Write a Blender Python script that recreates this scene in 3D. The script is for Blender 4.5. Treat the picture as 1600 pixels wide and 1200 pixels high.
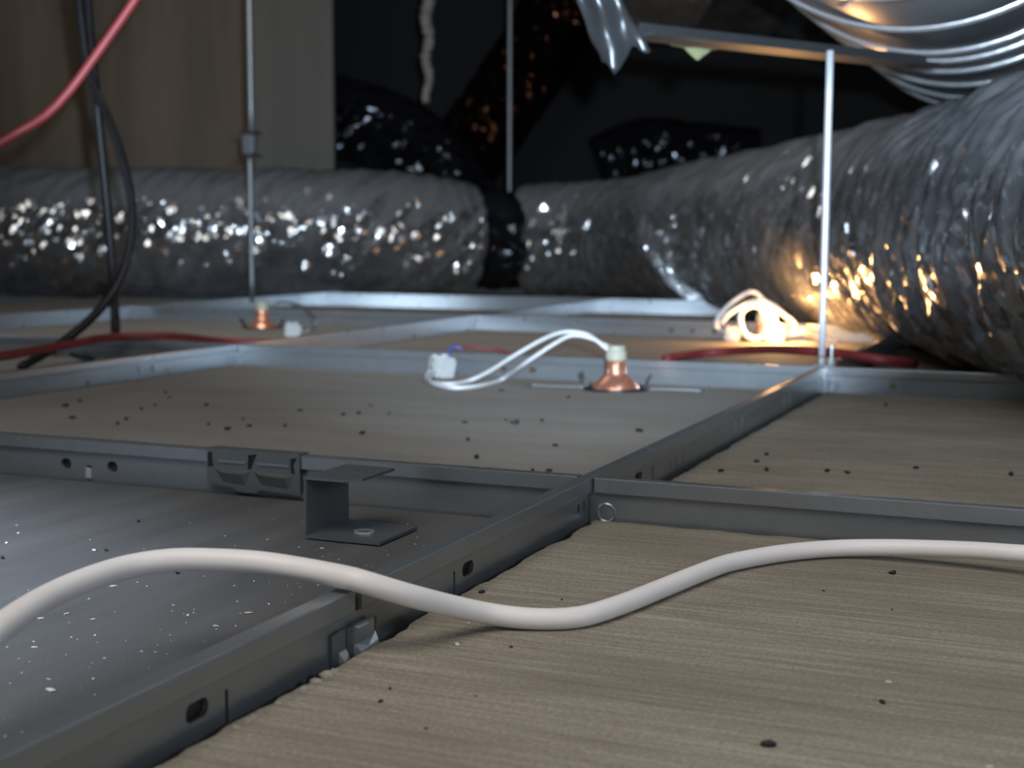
import bpy, bmesh, math, random
from mathutils import Vector, noise, geometry

for o in list(bpy.data.objects):
    bpy.data.objects.remove(o)
scene = bpy.context.scene
COL = scene.collection
random.seed(7)

# ------------------------------------------------------------------ camera
FPX = 2146.6
CPOS = Vector((0.2114, -0.5940, 0.1478))
YAW, PITCH, ROLL = 0.39813, 0.10601, 0.00352
FWD = Vector((-math.sin(YAW)*math.cos(PITCH), math.cos(YAW)*math.cos(PITCH), -math.sin(PITCH)))
_R = Vector((math.cos(YAW), math.sin(YAW), 0))
_U = _R.cross(FWD)
RGT = _R*math.cos(ROLL) + _U*math.sin(ROLL)
UPV = -_R*math.sin(ROLL) + _U*math.cos(ROLL)
cd = bpy.data.cameras.new('camera')
cam = bpy.data.objects.new('camera', cd); COL.objects.link(cam)
from mathutils import Matrix
m3 = Matrix((RGT, UPV, -FWD)).transposed()
cam.matrix_world = Matrix.Translation(CPOS) @ m3.to_4x4()
cd.sensor_width = 36.0
cd.lens = FPX*36.0/1600.0
cd.clip_start = 0.01; cd.clip_end = 50
cd.dof.use_dof = True
cd.dof.focus_distance = 0.52
cd.dof.aperture_fstop = 16.5
scene.camera = cam

# ------------------------------------------------------------------ light
w = bpy.data.worlds.new('world'); scene.world = w; w.use_nodes = True
bg = w.node_tree.nodes['Background']
bg.inputs[0].default_value = (0.75, 0.85, 1.0, 1); bg.inputs[1].default_value = 0.03

def area(name, loc, target, size, power, color, shape='SQUARE', sy=None):
    l = bpy.data.lights.new(name, 'AREA'); l.energy = power; l.color = color
    l.shape = shape; l.size = size
    if sy: l.size_y = sy
    o = bpy.data.objects.new(name, l); COL.objects.link(o)
    o.location = loc
    o.rotation_euler = (Vector(target)-Vector(loc)).to_track_quat('-Z', 'Y').to_euler()
    return o
area('overhead_fill_light', (-0.05, -0.55, 0.92), (-0.05, 0.15, 0.0), 0.7, 8.6, (1.0, 0.97, 0.935))  # added soft fill from above for the tile tops
area('back_fill_light', (-0.75, 0.75, 0.93), (-1.0, 2.3, 0.15), 0.5, 5.5, (1.0, 0.97, 0.94))  # added fill lifting the back wall and duct tops
def spot(name, loc, target, half, blend, power, color, r):
    l = bpy.data.lights.new(name, 'SPOT'); l.energy = power; l.color = color
    l.spot_size = math.radians(half*2); l.spot_blend = blend; l.shadow_soft_size = r
    o = bpy.data.objects.new(name, l); COL.objects.link(o); o.location = loc
    o.rotation_euler = (Vector(target)-Vector(loc)).to_track_quat('-Z', 'Y').to_euler()
spot('left_pool_fill', (-0.42, -0.40, 0.46), (-0.325, -0.305, 0.0), 30.5, 0.75, 32.0, (0.62, 0.79, 1.0), 0.03)  # added spot making the bluish pool on the left tile
area('far_left_fill', (-1.50, 0.15, 0.32), (-0.5, 0.62, 0.02), 0.12, 1.1, (0.68, 0.82, 1.0))  # added cool fill for the webs of the bars at the back
area('right_side_fill', (0.56, -0.36, 0.24), (0.26, 0.0, 0.03), 0.10, 0.9, (0.70, 0.83, 1.0))  # unseen fill added to brighten the right tee
area('low_front_fill', (0.40, -0.80, 0.0), (0.2, 0.9, 0.40), 0.06, 0.8, (0.80, 0.89, 1.0))  # small added fill for duct ribs, tape and foil glints
area('far_tee_fill', (-1.03, 1.735, -0.05), (-1.03, 1.80, 0.02), 0.20, 1.8, (0.66, 0.82, 1.0), 'RECTANGLE', 0.04)  # added under the farthest tee to whiten its web
area('far_tee_fill', (-0.48, 1.735, -0.05), (-0.48, 1.80, 0.02), 0.10, 0.8, (0.66, 0.82, 1.0), 'RECTANGLE', 0.04)  # second added light, for the tee right of centre
tp = CPOS + RGT*0.03 + UPV*0.03 - FWD*0.02
spot('camera_fill_spot', tp, tp + FWD + UPV*0.335, 24.5, 0.35, 120.0, (0.66, 0.82, 1.0), 0.007)  # added spot beside the camera, cone cut for far webs and foil glints

vs = scene.view_settings
vs.view_transform = 'Standard'; vs.look = 'None'; vs.exposure = 0.0; vs.gamma = 1.0
vs.use_curve_mapping = False

# ------------------------------------------------------------------ helpers
def PX(px, py, z):
    d = FWD*FPX + RGT*(px-800) + UPV*(600-py)
    return CPOS + d*((z-CPOS.z)/d.z)
def PD(px, py, dep):
    return CPOS + (FWD*FPX + RGT*(px-800) + UPV*(600-py))*(dep/FPX)
def CZ(xc, dep, z):
    """camera-plan coordinates: xc to the right, dep away, at absolute height z"""
    fh = Vector((-math.sin(YAW), math.cos(YAW), 0)); rh = Vector((math.cos(YAW), math.sin(YAW), 0))
    p = CPOS + rh*xc + fh*dep
    return Vector((p.x, p.y, z))

MATS = {}
def new_mat(name):
    m = bpy.data.materials.new(name); m.use_nodes = True
    MATS[name] = m
    nt = m.node_tree
    return m, nt, nt.nodes['Principled BSDF']
def N(nt, t, **kw):
    n = nt.nodes.new(t)
    for k, v in kw.items():
        setattr(n, k, v)
    return n
def coords(nt, scale=(1, 1, 1), kind='Object'):
    tc = N(nt, 'ShaderNodeTexCoord'); mp = N(nt, 'ShaderNodeMapping')
    mp.inputs['Scale'].default_value = scale
    nt.links.new(tc.outputs[kind], mp.inputs[0])
    return mp.outputs[0]
def noise_tex(nt, vec, scale, detail=4, rough=0.55):
    n = N(nt, 'ShaderNodeTexNoise'); n.inputs['Scale'].default_value = scale
    n.inputs['Detail'].default_value = detail; n.inputs['Roughness'].default_value = rough
    nt.links.new(vec, n.inputs['Vector'])
    return n.outputs['Fac']
def ramp(nt, fac, stops):
    r = N(nt, 'ShaderNodeValToRGB')
    e = r.color_ramp.elements
    e[0].position, e[0].color = stops[0][0], (*stops[0][1], 1)
    e[1].position, e[1].color = stops[-1][0], (*stops[-1][1], 1)
    for p, c in stops[1:-1]:
        x = e.new(p); x.color = (*c, 1)
    nt.links.new(fac, r.inputs[0])
    return r.outputs[0]
def bump(nt, b, fac, strength, dist):
    bp = N(nt, 'ShaderNodeBump'); bp.inputs['Strength'].default_value = strength
    bp.inputs['Distance'].default_value = dist
    nt.links.new(fac, bp.inputs['Height'])
    nt.links.new(bp.outputs[0], b.inputs['Normal'])
    return bp

def simple(name, c1, c2=None, rough=0.5, metal=0.0, scale=40, stretch=(1, 1, 1), bstr=0.0, bdist=0.001, spec=0.5):
    m, nt, b = new_mat(name)
    b.inputs['Roughness'].default_value = rough; b.inputs['Metallic'].default_value = metal
    b.inputs['Specular IOR Level'].default_value = spec
    c2 = c2 or tuple(x*0.8 for x in c1)
    f = noise_tex(nt, coords(nt, stretch), scale, 5)
    nt.links.new(ramp(nt, f, [(0.3, c1), (0.7, c2)]), b.inputs['Base Color'])
    if bstr:
        bump(nt, b, f, bstr, bdist)
    return m

def tile_mat(name, dark, mid, light, streak=1.0):
    m, nt, b = new_mat(name)
    b.inputs['Roughness'].default_value = 0.9; b.inputs['Specular IOR Level'].default_value = 0.15
    v1 = coords(nt, (16, 420, 100)); v2 = coords(nt, (1, 1, 1))
    f1 = noise_tex(nt, v1, 1.0, 6, 0.65)
    f2 = noise_tex(nt, v2, 700, 3, 0.7)
    f3 = noise_tex(nt, coords(nt, (3, 9, 3)), 2.0, 3)
    mx = N(nt, 'ShaderNodeMath', operation='MULTIPLY_ADD')
    nt.links.new(f1, mx.inputs[0]); mx.inputs[1].default_value = 0.6*streak
    m2 = N(nt, 'ShaderNodeMath', operation='MULTIPLY'); nt.links.new(f2, m2.inputs[0]); m2.inputs[1].default_value = 0.45
    nt.links.new(m2.outputs[0], mx.inputs[2])
    m4 = N(nt, 'ShaderNodeMath', operation='MULTIPLY_ADD')
    nt.links.new(f3, m4.inputs[0]); m4.inputs[1].default_value = 0.35; nt.links.new(mx.outputs[0], m4.inputs[2])
    mid_v = 0.3*streak + 0.225 + 0.175
    c = ramp(nt, m4.outputs[0], [(mid_v-0.2, dark), (mid_v, mid), (mid_v+0.17, light)])
    nt.links.new(c, b.inputs['Base Color'])
    bump(nt, b, mx.outputs[0], 0.5, 0.0008)
    return m
tile_mat('tile_brown', (0.165, 0.138, 0.102), (0.25, 0.215, 0.166), (0.40, 0.355, 0.285), 0.9)
tile_mat('tile_greybrown', (0.20, 0.18, 0.16), (0.265, 0.245, 0.22), (0.33, 0.31, 0.28), 0.5)

def board_mat():
    m, nt, b = new_mat('tile_smooth_grey')
    b.inputs['Roughness'].default_value = 0.55; b.inputs['Specular IOR Level'].default_value = 0.4
    f = noise_tex(nt, coords(nt, (30, 4, 10)), 1.2, 5); f2 = noise_tex(nt, coords(nt), 900, 2)
    a = N(nt, 'ShaderNodeMath', operation='MULTIPLY_ADD'); nt.links.new(f2, a.inputs[0]); a.inputs[1].default_value = 0.35
    nt.links.new(f, a.inputs[2])
    nt.links.new(ramp(nt, a.outputs[0], [(0.45, (0.075, 0.071, 0.068)), (0.85, (0.115, 0.111, 0.108))]), b.inputs['Base Color'])
    bump(nt, b, f2, 0.12, 0.0005)
board_mat()

def galv(name, base, rough):
    m, nt, b = new_mat(name)
    b.inputs['Metallic'].default_value = 0.7
    v = coords(nt, (1, 1, 1))
    f = noise_tex(nt, v, 90, 5, 0.6)
    nt.links.new(ramp(nt, f, [(0.3, tuple(x*0.92 for x in base)), (0.7, base)]), b.inputs['Base Color'])
    f2 = noise_tex(nt, v, 35, 4)
    mr = N(nt, 'ShaderNodeMapRange'); nt.links.new(f2, mr.inputs[0])
    mr.inputs[3].default_value = rough-0.03; mr.inputs[4].default_value = rough+0.04
    nt.links.new(mr.outputs[0], b.inputs['Roughness'])
    bump(nt, b, noise_tex(nt, v, 600, 2), 0.08, 0.0004)
galv('galvanised', (0.31, 0.333, 0.35), 0.28)
galv('galvanised_dark', (0.21, 0.225, 0.235), 0.40)
galv('rail_steel', (0.10, 0.105, 0.11), 0.35)
galv('tape_foil', (0.20, 0.21, 0.22), 0.30)
galv('bright_steel', (0.78, 0.80, 0.82), 0.22)
galv('duct_steel', (0.31, 0.318, 0.33), 0.30)

def foil_mat(name, base, dust, rough=0.2, dust_amt=1.0, facet=66, lean=0.95):
    m, nt, b = new_mat(name)
    v = coords(nt)
    b.inputs['Metallic'].default_value = 1.0; b.inputs['Roughness'].default_value = rough
    f = noise_tex(nt, v, 60, 5, 0.65)
    nt.links.new(ramp(nt, f, [(0.3, tuple(x*0.6 for x in base)), (0.7, base)]), b.inputs['Base Color'])
    # crumpled facets: each small cell of the foil leans its own way
    vo = N(nt, 'ShaderNodeTexVoronoi'); vo.inputs['Scale'].default_value = facet
    nt.links.new(v, vo.inputs['Vector'])
    sb = N(nt, 'ShaderNodeVectorMath', operation='SUBTRACT'); nt.links.new(vo.outputs['Color'], sb.inputs[0]); sb.inputs[1].default_value = (0.5, 0.5, 0.5)
    sc = N(nt, 'ShaderNodeVectorMath', operation='SCALE'); nt.links.new(sb.outputs[0], sc.inputs[0]); sc.inputs['Scale'].default_value = lean
    g0 = N(nt, 'ShaderNodeNewGeometry')
    av = N(nt, 'ShaderNodeVectorMath', operation='ADD'); nt.links.new(sc.outputs[0], av.inputs[0]); nt.links.new(g0.outputs['Normal'], av.inputs[1])
    nv_ = N(nt, 'ShaderNodeVectorMath', operation='NORMALIZE'); nt.links.new(av.outputs[0], nv_.inputs[0])
    nt.links.new(nv_.outputs[0], b.inputs['Normal'])
    d = N(nt, 'ShaderNodeBsdfDiffuse'); d.inputs['Color'].default_value = (*dust, 1)
    ge = N(nt, 'ShaderNodeNewGeometry'); sx = N(nt, 'ShaderNodeSeparateXYZ'); nt.links.new(ge.outputs['Normal'], sx.inputs[0])
    mr = N(nt, 'ShaderNodeMapRange'); mr.interpolation_type = 'SMOOTHSTEP'
    # settled dust lies on whatever faces up
    mr.inputs[1].default_value = 0.05; mr.inputs[2].default_value = 0.55; mr.inputs[4].default_value = dust_amt
    nt.links.new(sx.outputs['Z'], mr.inputs[0])
    film = noise_tex(nt, v, 14, 6, 0.7)      # patchy grime film all over the foil
    fm = N(nt, 'ShaderNodeMapRange'); nt.links.new(film, fm.inputs[0])
    fm.inputs[1].default_value = 0.35; fm.inputs[2].default_value = 0.65; fm.inputs[3].default_value = 0.15; fm.inputs[4].default_value = 0.6
    mxx = N(nt, 'ShaderNodeMath', operation='MAXIMUM'); nt.links.new(mr.outputs[0], mxx.inputs[0]); nt.links.new(fm.outputs[0], mxx.inputs[1])
    d.inputs['Color'].default_value = (*dust, 1)
    mx = N(nt, 'ShaderNodeMixShader'); nt.links.new(mxx.outputs[0], mx.inputs[0])
    nt.links.new(b.outputs[0], mx.inputs[1]); nt.links.new(d.outputs[0], mx.inputs[2])
    nt.links.new(mx.outputs[0], nt.nodes['Material Output'].inputs[0])
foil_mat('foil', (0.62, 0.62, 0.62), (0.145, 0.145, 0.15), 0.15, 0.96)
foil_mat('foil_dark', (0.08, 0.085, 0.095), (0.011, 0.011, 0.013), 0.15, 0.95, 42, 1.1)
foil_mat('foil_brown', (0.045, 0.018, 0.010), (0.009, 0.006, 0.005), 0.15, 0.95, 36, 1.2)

simple('cable_white', (0.88, 0.83, 0.80), (0.82, 0.76, 0.72), 0.45, 0, 30)
simple('wire_white', (0.62, 0.62, 0.62), (0.55, 0.56, 0.56), 0.4, 0, 40)
simple('plastic_pale', (0.42, 0.43, 0.42), (0.34, 0.35, 0.34), 0.5, 0, 120)
simple('ceramic', (0.42, 0.42, 0.33), (0.33, 0.33, 0.26), 0.55, 0, 150)
simple('copper', (0.86, 0.47, 0.33), (0.72, 0.36, 0.25), 0.28, 0.9, 90)
# dichroic glass lets a little of the lamp's own light out through the back
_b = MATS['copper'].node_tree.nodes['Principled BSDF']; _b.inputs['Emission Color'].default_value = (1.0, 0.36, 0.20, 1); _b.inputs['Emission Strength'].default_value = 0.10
simple('red_plastic', (0.19, 0.020, 0.022), (0.15, 0.016, 0.018), 0.55, 0, 60)
simple('blue_plastic', (0.10, 0.12, 0.40), None, 0.5)
simple('black_rubber', (0.006, 0.006, 0.007), (0.010, 0.010, 0.011), 0.42, 0, 60, spec=0.25)
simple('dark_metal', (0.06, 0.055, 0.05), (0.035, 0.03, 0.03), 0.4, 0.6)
simple('rod_paint', (0.68, 0.71, 0.76), (0.60, 0.63, 0.68), 0.3, 0.2, 100)
simple('dropping', (0.008, 0.007, 0.006), (0.02, 0.017, 0.013), 0.6, 0, 900)
simple('plaster_fleck', (0.72, 0.70, 0.68), None, 0.8, 0, 400)
simple('crumb', (0.40, 0.36, 0.29), (0.28, 0.24, 0.19), 0.95, 0, 500, bstr=0.5, bdist=0.002)
simple('panel_brown', (0.16, 0.110, 0.068), (0.10, 0.068, 0.040), 0.6, 0, 1.0, (16, 16, 1.2))
simple('panel_grey', (0.135, 0.122, 0.095), (0.105, 0.095, 0.072), 0.6, 0, 1.0, (10, 10, 1.2))
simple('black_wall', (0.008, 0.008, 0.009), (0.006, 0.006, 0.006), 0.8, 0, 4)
simple('slab', (0.12, 0.115, 0.11), (0.08, 0.078, 0.075), 0.9, 0, 6)
simple('dust_cord', (0.17, 0.15, 0.13), (0.09, 0.075, 0.065), 0.9, 0, 60, bstr=0.6, bdist=0.004)
simple('paper_yellow', (0.55, 0.58, 0.30), (0.45, 0.46, 0.30), 0.7, 0, 60)
simple('pipe_dark', (0.035, 0.03, 0.025), (0.02, 0.018, 0.016), 0.16, 0.3, 26, bstr=0.5, bdist=0.02)

def finish(name, bm, mat, parent=None, loc=(0, 0, 0), smooth=False):
    L = Vector(loc)
    if parent is not None:
        q = parent
        L = Vector((0, 0, 0))
        while q is not None:
            L += Vector(q.location); q = q.parent
    bmesh.ops.recalc_face_normals(bm, faces=bm.faces)
    for v in bm.verts:
        v.co -= L
    me = bpy.data.meshes.new(name); bm.to_mesh(me); bm.free()
    if smooth:
        for p in me.polygons: p.use_smooth = True
    me.materials.append(MATS[mat])
    o = bpy.data.objects.new(name, me); COL.objects.link(o)
    if parent is not None:
        o.parent = parent
    else:
        o.location = L
    return o
def tag(o, label, cat, group=None, kind=None):
    o['label'] = label
    if kind != 'structure': o['category'] = cat
    if group: o['group'] = group
    if kind: o['kind'] = kind
    return o
def thing(name, label, cat, loc, group=None):
    o = bpy.data.objects.new(name, None); COL.objects.link(o); o.location = loc
    o.empty_display_size = 0.02
    return tag(o, label, cat, group)
def struct(o):
    o['kind'] = 'structure'; return o

def box(bm, lo, hi, bev=0.0):
    r = bmesh.ops.create_cube(bm, size=1.0)
    vs_ = r['verts']
    for v in vs_:
        v.co = Vector([lo[i] + (v.co[i]+0.5)*(hi[i]-lo[i]) for i in range(3)])
    if bev:
        es = list({e for v in vs_ for e in v.link_edges})
        bmesh.ops.bevel(bm, geom=es, offset=bev, segments=2, affect='EDGES')
    return bm
def frames(pts):
    out = []; n = len(pts); prev = None
    for i in range(n):
        t = (pts[min(i+1, n-1)] - pts[max(i-1, 0)]).normalized()
        if prev is None:
            a = Vector((0, 0, 1)) if abs(t.z) < 0.9 else Vector((1, 0, 0))
            u = (a - t*a.dot(t)).normalized()
        else:
            u = (prev - t*prev.dot(t)).normalized()
        prev = u
        out.append((t, u, t.cross(u)))
    return out
def spline(pts, step):
    pts = [Vector(p) for p in pts]
    P = [pts[0]*2-pts[1]] + pts + [pts[-1]*2-pts[-2]]
    out = []
    for i in range(1, len(P)-2):
        p0, p1, p2, p3 = P[i-1:i+3]
        n = max(2, int((p2-p1).length/step))
        for k in range(n):
            t = k/n
            out.append(0.5*((2*p1) + (p2-p0)*t + (2*p0-5*p1+4*p2-p3)*t*t + (3*p1-p0-3*p2+p3)*t**3))
    out.append(pts[-1]); return out
def tube(bm, pts, r, seg=10, cap=True):
    fr = frames(pts); rings = []
    for i, (p, (t, u, v)) in enumerate(zip(pts, fr)):
        rr = r(i/(len(pts)-1)) if callable(r) else r
        rings.append([bm.verts.new(p + (u*math.cos(a)+v*math.sin(a))*rr) for a in (2*math.pi*k/seg for k in range(seg))])
    for a, b in zip(rings, rings[1:]):
        for k in range(seg):
            bm.faces.new((a[k], a[(k+1) % seg], b[(k+1) % seg], b[k]))
    if cap:
        bm.faces.new(rings[0]); bm.faces.new(rings[-1])
    return bm
def lathe(bm, c, prof, seg=32, axis=Vector((0, 0, 1)), close=False):
    c = Vector(c); axis = axis.normalized()
    a = Vector((0, 0, 1)) if abs(axis.z) < 0.9 else Vector((1, 0, 0))
    u = (a-axis*a.dot(axis)).normalized(); v = axis.cross(u); rings = []
    for r, h in prof:
        rings.append([bm.verts.new(c + axis*h + (u*math.cos(t)+v*math.sin(t))*r) for t in (2*math.pi*k/seg for k in range(seg))])
    if close: rings.append(rings[0])
    for A, B in zip(rings, rings[1:]):
        for k in range(seg):
            bm.faces.new((A[k], A[(k+1) % seg], B[(k+1) % seg], B[k]))
    if not close:
        bm.faces.new(rings[0]); bm.faces.new(rings[-1])
    return bm
def plate(bm, loops, org, ux, uy, thick):
    """flat plate with holes; loops of 2D points (outer first), extruded along ux x uy"""
    ux, uy, org = Vector(ux), Vector(uy), Vector(org)
    n = ux.cross(uy).normalized()
    tris = geometry.tessellate_polygon([[Vector((a, b, 0)) for a, b in lp] for lp in loops])
    flat = [q for lp in loops for q in lp]
    A = [bm.verts.new(org + ux*a + uy*b + n*thick/2) for a, b in flat]
    B = [bm.verts.new(org + ux*a + uy*b - n*thick/2) for a, b in flat]
    for i, j, k in tris:
        try:
            bm.faces.new((A[i], A[j], A[k])); bm.faces.new((B[k], B[j], B[i]))
        except ValueError: pass
    s = 0
    for lp in loops:
        m = len(lp)
        for i in range(m):
            j = (i+1) % m
            bm.faces.new((A[s+i], A[s+j], B[s+j], B[s+i]))
        s += m
    return bm
def rounded(cx, cy, w_, h_, r, n=4):
    pts = []
    for (sx, sy, a0) in ((1, -1, -90), (1, 1, 0), (-1, 1, 90), (-1, -1, 180)):
        for k in range(n+1):
            a = math.radians(a0 + 90*k/n)
            pts.append((cx + sx*(w_/2-r) + r*math.cos(a), cy + sy*(h_/2-r) + r*math.sin(a)))
    return pts

# ------------------------------------------------------------------ the setting
def wall_panel(name, xc0, d0, xc1, d1, z0, z1, mat, th=0.03, parent=None):
    a, b = CZ(xc0, d0, 0), CZ(xc1, d1, 0)
    n = (b-a).cross(Vector((0, 0, 1))).normalized()*th
    bm = bmesh.new()
    vs_ = [bm.verts.new(Vector((p.x, p.y, z))+q) for z in (z0, z1) for q in (Vector(), n) for p in (a, b)]
    for f in ((0, 1, 3, 2), (4, 5, 7, 6), (0, 1, 5, 4), (2, 3, 7, 6), (0, 2, 6, 4), (1, 3, 7, 5)):
        bm.faces.new([vs_[i] for i in f])
    return finish(name, bm, mat, parent)
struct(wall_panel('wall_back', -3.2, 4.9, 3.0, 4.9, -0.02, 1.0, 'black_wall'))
part_wall = bpy.data.objects.new('wall_left', None); COL.objects.link(part_wall); struct(part_wall)
part_wall.location = CZ(-1.2, 3.6, 0)
wall_panel('panel', -2.4, 3.62, -0.668, 3.60, 0.0, 1.0, 'panel_brown', 0.04, part_wall)
wall_panel('panel', -0.666, 3.60, -0.458, 3.60, 0.0, 1.0, 'panel_grey', 0.04, part_wall)
bm = bmesh.new(); pp = PD(478, 130, 3.58); bmesh.ops.create_uvsphere(bm, u_segments=10, v_segments=6, radius=0.009, matrix=Matrix.Translation(pp))
finish('screw_head', bm, 'rod_paint', part_wall, smooth=True)
bm = bmesh.new(); box(bm, (-3.2, -1.6, 1.0), (2.2, 5.2, 1.1)); struct(finish('ceiling', bm, 'slab'))

# ------------------------------------------------------------------ suspended grid
HT = 0.038; BB = 0.0308; BW = 0.0034; WT = 0.0018
def bulb_mesh(bm, a, b, axis, s=0.0):
    """rounded bulb section swept from a to b along axis 0 or 1, at offset s"""
    prof = rounded(0, (HT+BB)/2, BW*2, HT-BB, 0.0006, 3)
    rings = []
    for t in (a, b):
        rings.append([bm.verts.new(Vector((t, s+p, z)) if axis == 0 else Vector((s+p, t, z))) for p, z in prof])
    n = len(prof)
    for k in range(n):
        bm.faces.new((rings[0][k], rings[0][(k+1) % n], rings[1][(k+1) % n], rings[1][k]))
    bm.faces.new(rings[0]); bm.faces.new(rings[1])
def web_mesh(bm, a, b, axis, s, holes, z0=0.0006):
    outer = [(a, z0), (b, z0), (b, BB+0.001), (a, BB+0.001)]
    if axis == 0: plate(bm, [outer]+holes, (0, s, 0), (1, 0, 0), (0, 0, 1), WT)
    else: plate(bm, [outer]+holes, (s, 0, 0), (0, 1, 0), (0, 0, 1), WT)
def flange_mesh(bm, a, b, axis, s):
    if axis == 0: box(bm, (a, s-0.012, 0), (b, s+0.012, 0.0007))
    else: box(bm, (s-0.012, a, 0), (s+0.012, b, 0.0007))
def slot(y, z=0.0247, w_=0.0098, h_=0.0052): return rounded(y, z, w_, h_, 0.0022)
def slit(y, z0=0.0165, z1=0.0262, w_=0.0014): return [(y-w_/2, z0), (y+w_/2, z0), (y+w_/2, z1), (y-w_/2, z1)]

def main_runner(x, y0, y1, label, holes, breaks=()):
    t = thing('main_runner', label, 'ceiling runner', (x, y0, 0), 'main runners of the ceiling grid')
    cuts = [y0] + [c for b in breaks for c in b] + [y1]
    for a, b in zip(cuts[0::2], cuts[1::2]):
        bm = bmesh.new(); bulb_mesh(bm, a, b, 1, x); finish('bulb', bm, 'galvanised', t)
    bm = bmesh.new(); web_mesh(bm, y0, y1, 1, x, holes); finish('web', bm, 'galvanised', t)
    bm = bmesh.new(); flange_mesh(bm, y0, y1, 1, x); finish('flange', bm, 'galvanised', t)
    return t
near_holes = [slot(-0.3050), slit(-0.2917), slot(-0.1355), slit(-0.1475), slit(-0.0150, 0.0235, 0.0275, 0.002), slit(-0.0075, 0.023, 0.0275, 0.0018),
              slit(0.133, 0.020, 0.0265, .0016), slit(0.144, 0.020, 0.0265, .0016), slit(0.158, 0.020, 0.029, .0018),
              slit(0.283, 0.022, 0.029, .002), slit(0.303, 0.022, 0.029, .002), slit(0.439, 0.022, 0.029, .002), slit(0.458, 0.022, 0.029, .002),
              slot(0.075, 0.0255, 0.012, 0.005), slit(0.100, 0.020, 0.0275, .002)]
gen_holes = [slit(y, 0.021, 0.028, .003) for y in (0.145, 0.165, 0.44, 0.46, 0.75, 0.77, 1.05, 1.07, 1.35, 1.37, 1.65, 1.67)]
R0 = main_runner(0.0, -0.58, 1.85, 'long grey metal runner crossing from the front left under the white cable', near_holes, [(-0.2255, -0.2212), (0.0925, 0.0945)])
main_runner(-0.6, -0.58, 1.85, 'grey metal runner behind the lamp tile, its bend lit pale blue', gen_holes)
main_runner(-1.2, 0.0, 1.85, 'farthest left grey runner, in front of the foil duct by the thin hanger rod', gen_holes[:0])
main_runner(0.6, -0.58, 1.85, 'grey metal runner at the far right, beneath and beyond the large foil duct', gen_holes)

bm = bmesh.new(); box(bm, (-0.0016, -0.32, 0.0150), (-0.0012, 0.17, 0.0300)); finish('hole_shade_strip', bm, 'dark_metal', R0)  # dark strip standing in for the shade inside the slots
# splice coupling on the near runner
bm = bmesh.new()
plate(bm, [[(-0.2375, 0.0150), (-0.2085, 0.0140), (-0.2085, 0.0252), (-0.2140, 0.0258), (-0.2180, 0.0266), (-0.2252, 0.0272), (-0.2258, 0.0262), (-0.2330, 0.0268), (-0.2375, 0.0262)],
           rounded(-0.2288, 0.0225, 0.0010, 0.0080, 0.0004, 2), rounded(-0.2108, 0.0225, 0.0022, 0.0058, 0.0008, 2)], (0.0016, 0, 0), (0, 1, 0), (0, 0, 1), 0.0010)
sp = finish('splice_clip', bm, 'galvanised_dark', R0)
bm = bmesh.new(); box(bm, (0.0016, -0.2268, 0.0205), (0.0036, -0.2130, 0.0268), 0.0005); finish('raised_tab', bm, 'galvanised', sp)
def wedge(bm, y0, y1, z0, z1, x0, x1):
    a = [bm.verts.new(v) for v in ((x0, y0, z0), (x0, y1, z0), (x0, y1, z1), (x0, y0, z1), (x1, y0+.2*(y1-y0), z0+.15*(z1-z0)), (x1, y1-.1*(y1-y0), z0+.1*(z1-z0)), (x1-.0008, y1-.15*(y1-y0), z0+.65*(z1-z0)), (x1-.0008, y0+.45*(y1-y0), z0+.55*(z1-z0)))]
    for f in ((0, 1, 2, 3), (4, 5, 6, 7), (0, 1, 5, 4), (1, 2, 6, 5), (2, 3, 7, 6), (3, 0, 4, 7)): bm.faces.new([a[i] for i in f])
bm = bmesh.new(); wedge(bm, -0.2245, -0.2095, 0.0152, 0.0208, 0.0018, 0.0048); finish('dimple', bm, 'bright_steel', sp)
bm = bmesh.new(); wedge(bm, -0.2335, -0.2290, 0.0155, 0.0205, 0.0018, 0.0040); finish('dimple', bm, 'bright_steel', sp)
bm = bmesh.new(); box(bm, (0.0034, -0.2266, 0.0262), (0.0052, -0.2200, 0.0269), 0.0002); finish('bent_lip', bm, 'bright_steel', sp)
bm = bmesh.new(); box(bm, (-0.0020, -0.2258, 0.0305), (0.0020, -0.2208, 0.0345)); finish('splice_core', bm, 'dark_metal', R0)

def cross_tee(x0, x1, y, label, holes=(), emboss=True):
    t = thing('cross_tee', label, 'ceiling tee', (x0, y, 0), 'cross tees of the ceiling grid')
    g = BW + 0.0009
    bm = bmesh.new(); bulb_mesh(bm, x0+g, x1-g, 0, y); finish('bulb', bm, 'galvanised', t)
    bm = bmesh.new(); web_mesh(bm, x0+0.0012, x1-0.0012, 0, y, list(holes)); finish('web', bm, 'galvanised', t)
    bm = bmesh.new(); flange_mesh(bm, x0+0.0125, x1-0.0125, 0, y); finish('flange', bm, 'galvanised', t)
    if emboss:
        for ex in (x0+0.0095, x1-0.0095):
            bm = bmesh.new(); lathe(bm, (ex, y, 0.0215), [(0.0050, -0.0005), (0.0048, 0.0011), (0.0042, 0.0014), (0.0034, 0.0010), (0.0001, 0.0010)], 20, Vector((0, -1, 0)))
            finish('end_boss', bm, 'galvanised', t)
    return t
TL = cross_tee(-0.6, 0, 0.0, 'grey cross tee with a folded coupling clip beside the metal bracket',
               [rounded(-0.3038, 0.0235, 0.007, 0.006, 0.0028), rounded(-0.2725, 0.0238, 0.007, 0.006, 0.0028), slit(-0.2881, 0.0185, 0.0235, 0.0035)])
TR = cross_tee(0, 0.6, 0.0, 'grey cross tee on the right with a bright glinting top edge')
cross_tee(-0.6, 0, 0.6, 'grey cross tee directly behind the copper lamp', [slot(-0.30, 0.024, 0.008, 0.005), slot(-0.27, 0.024, 0.008, 0.005)])
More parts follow.
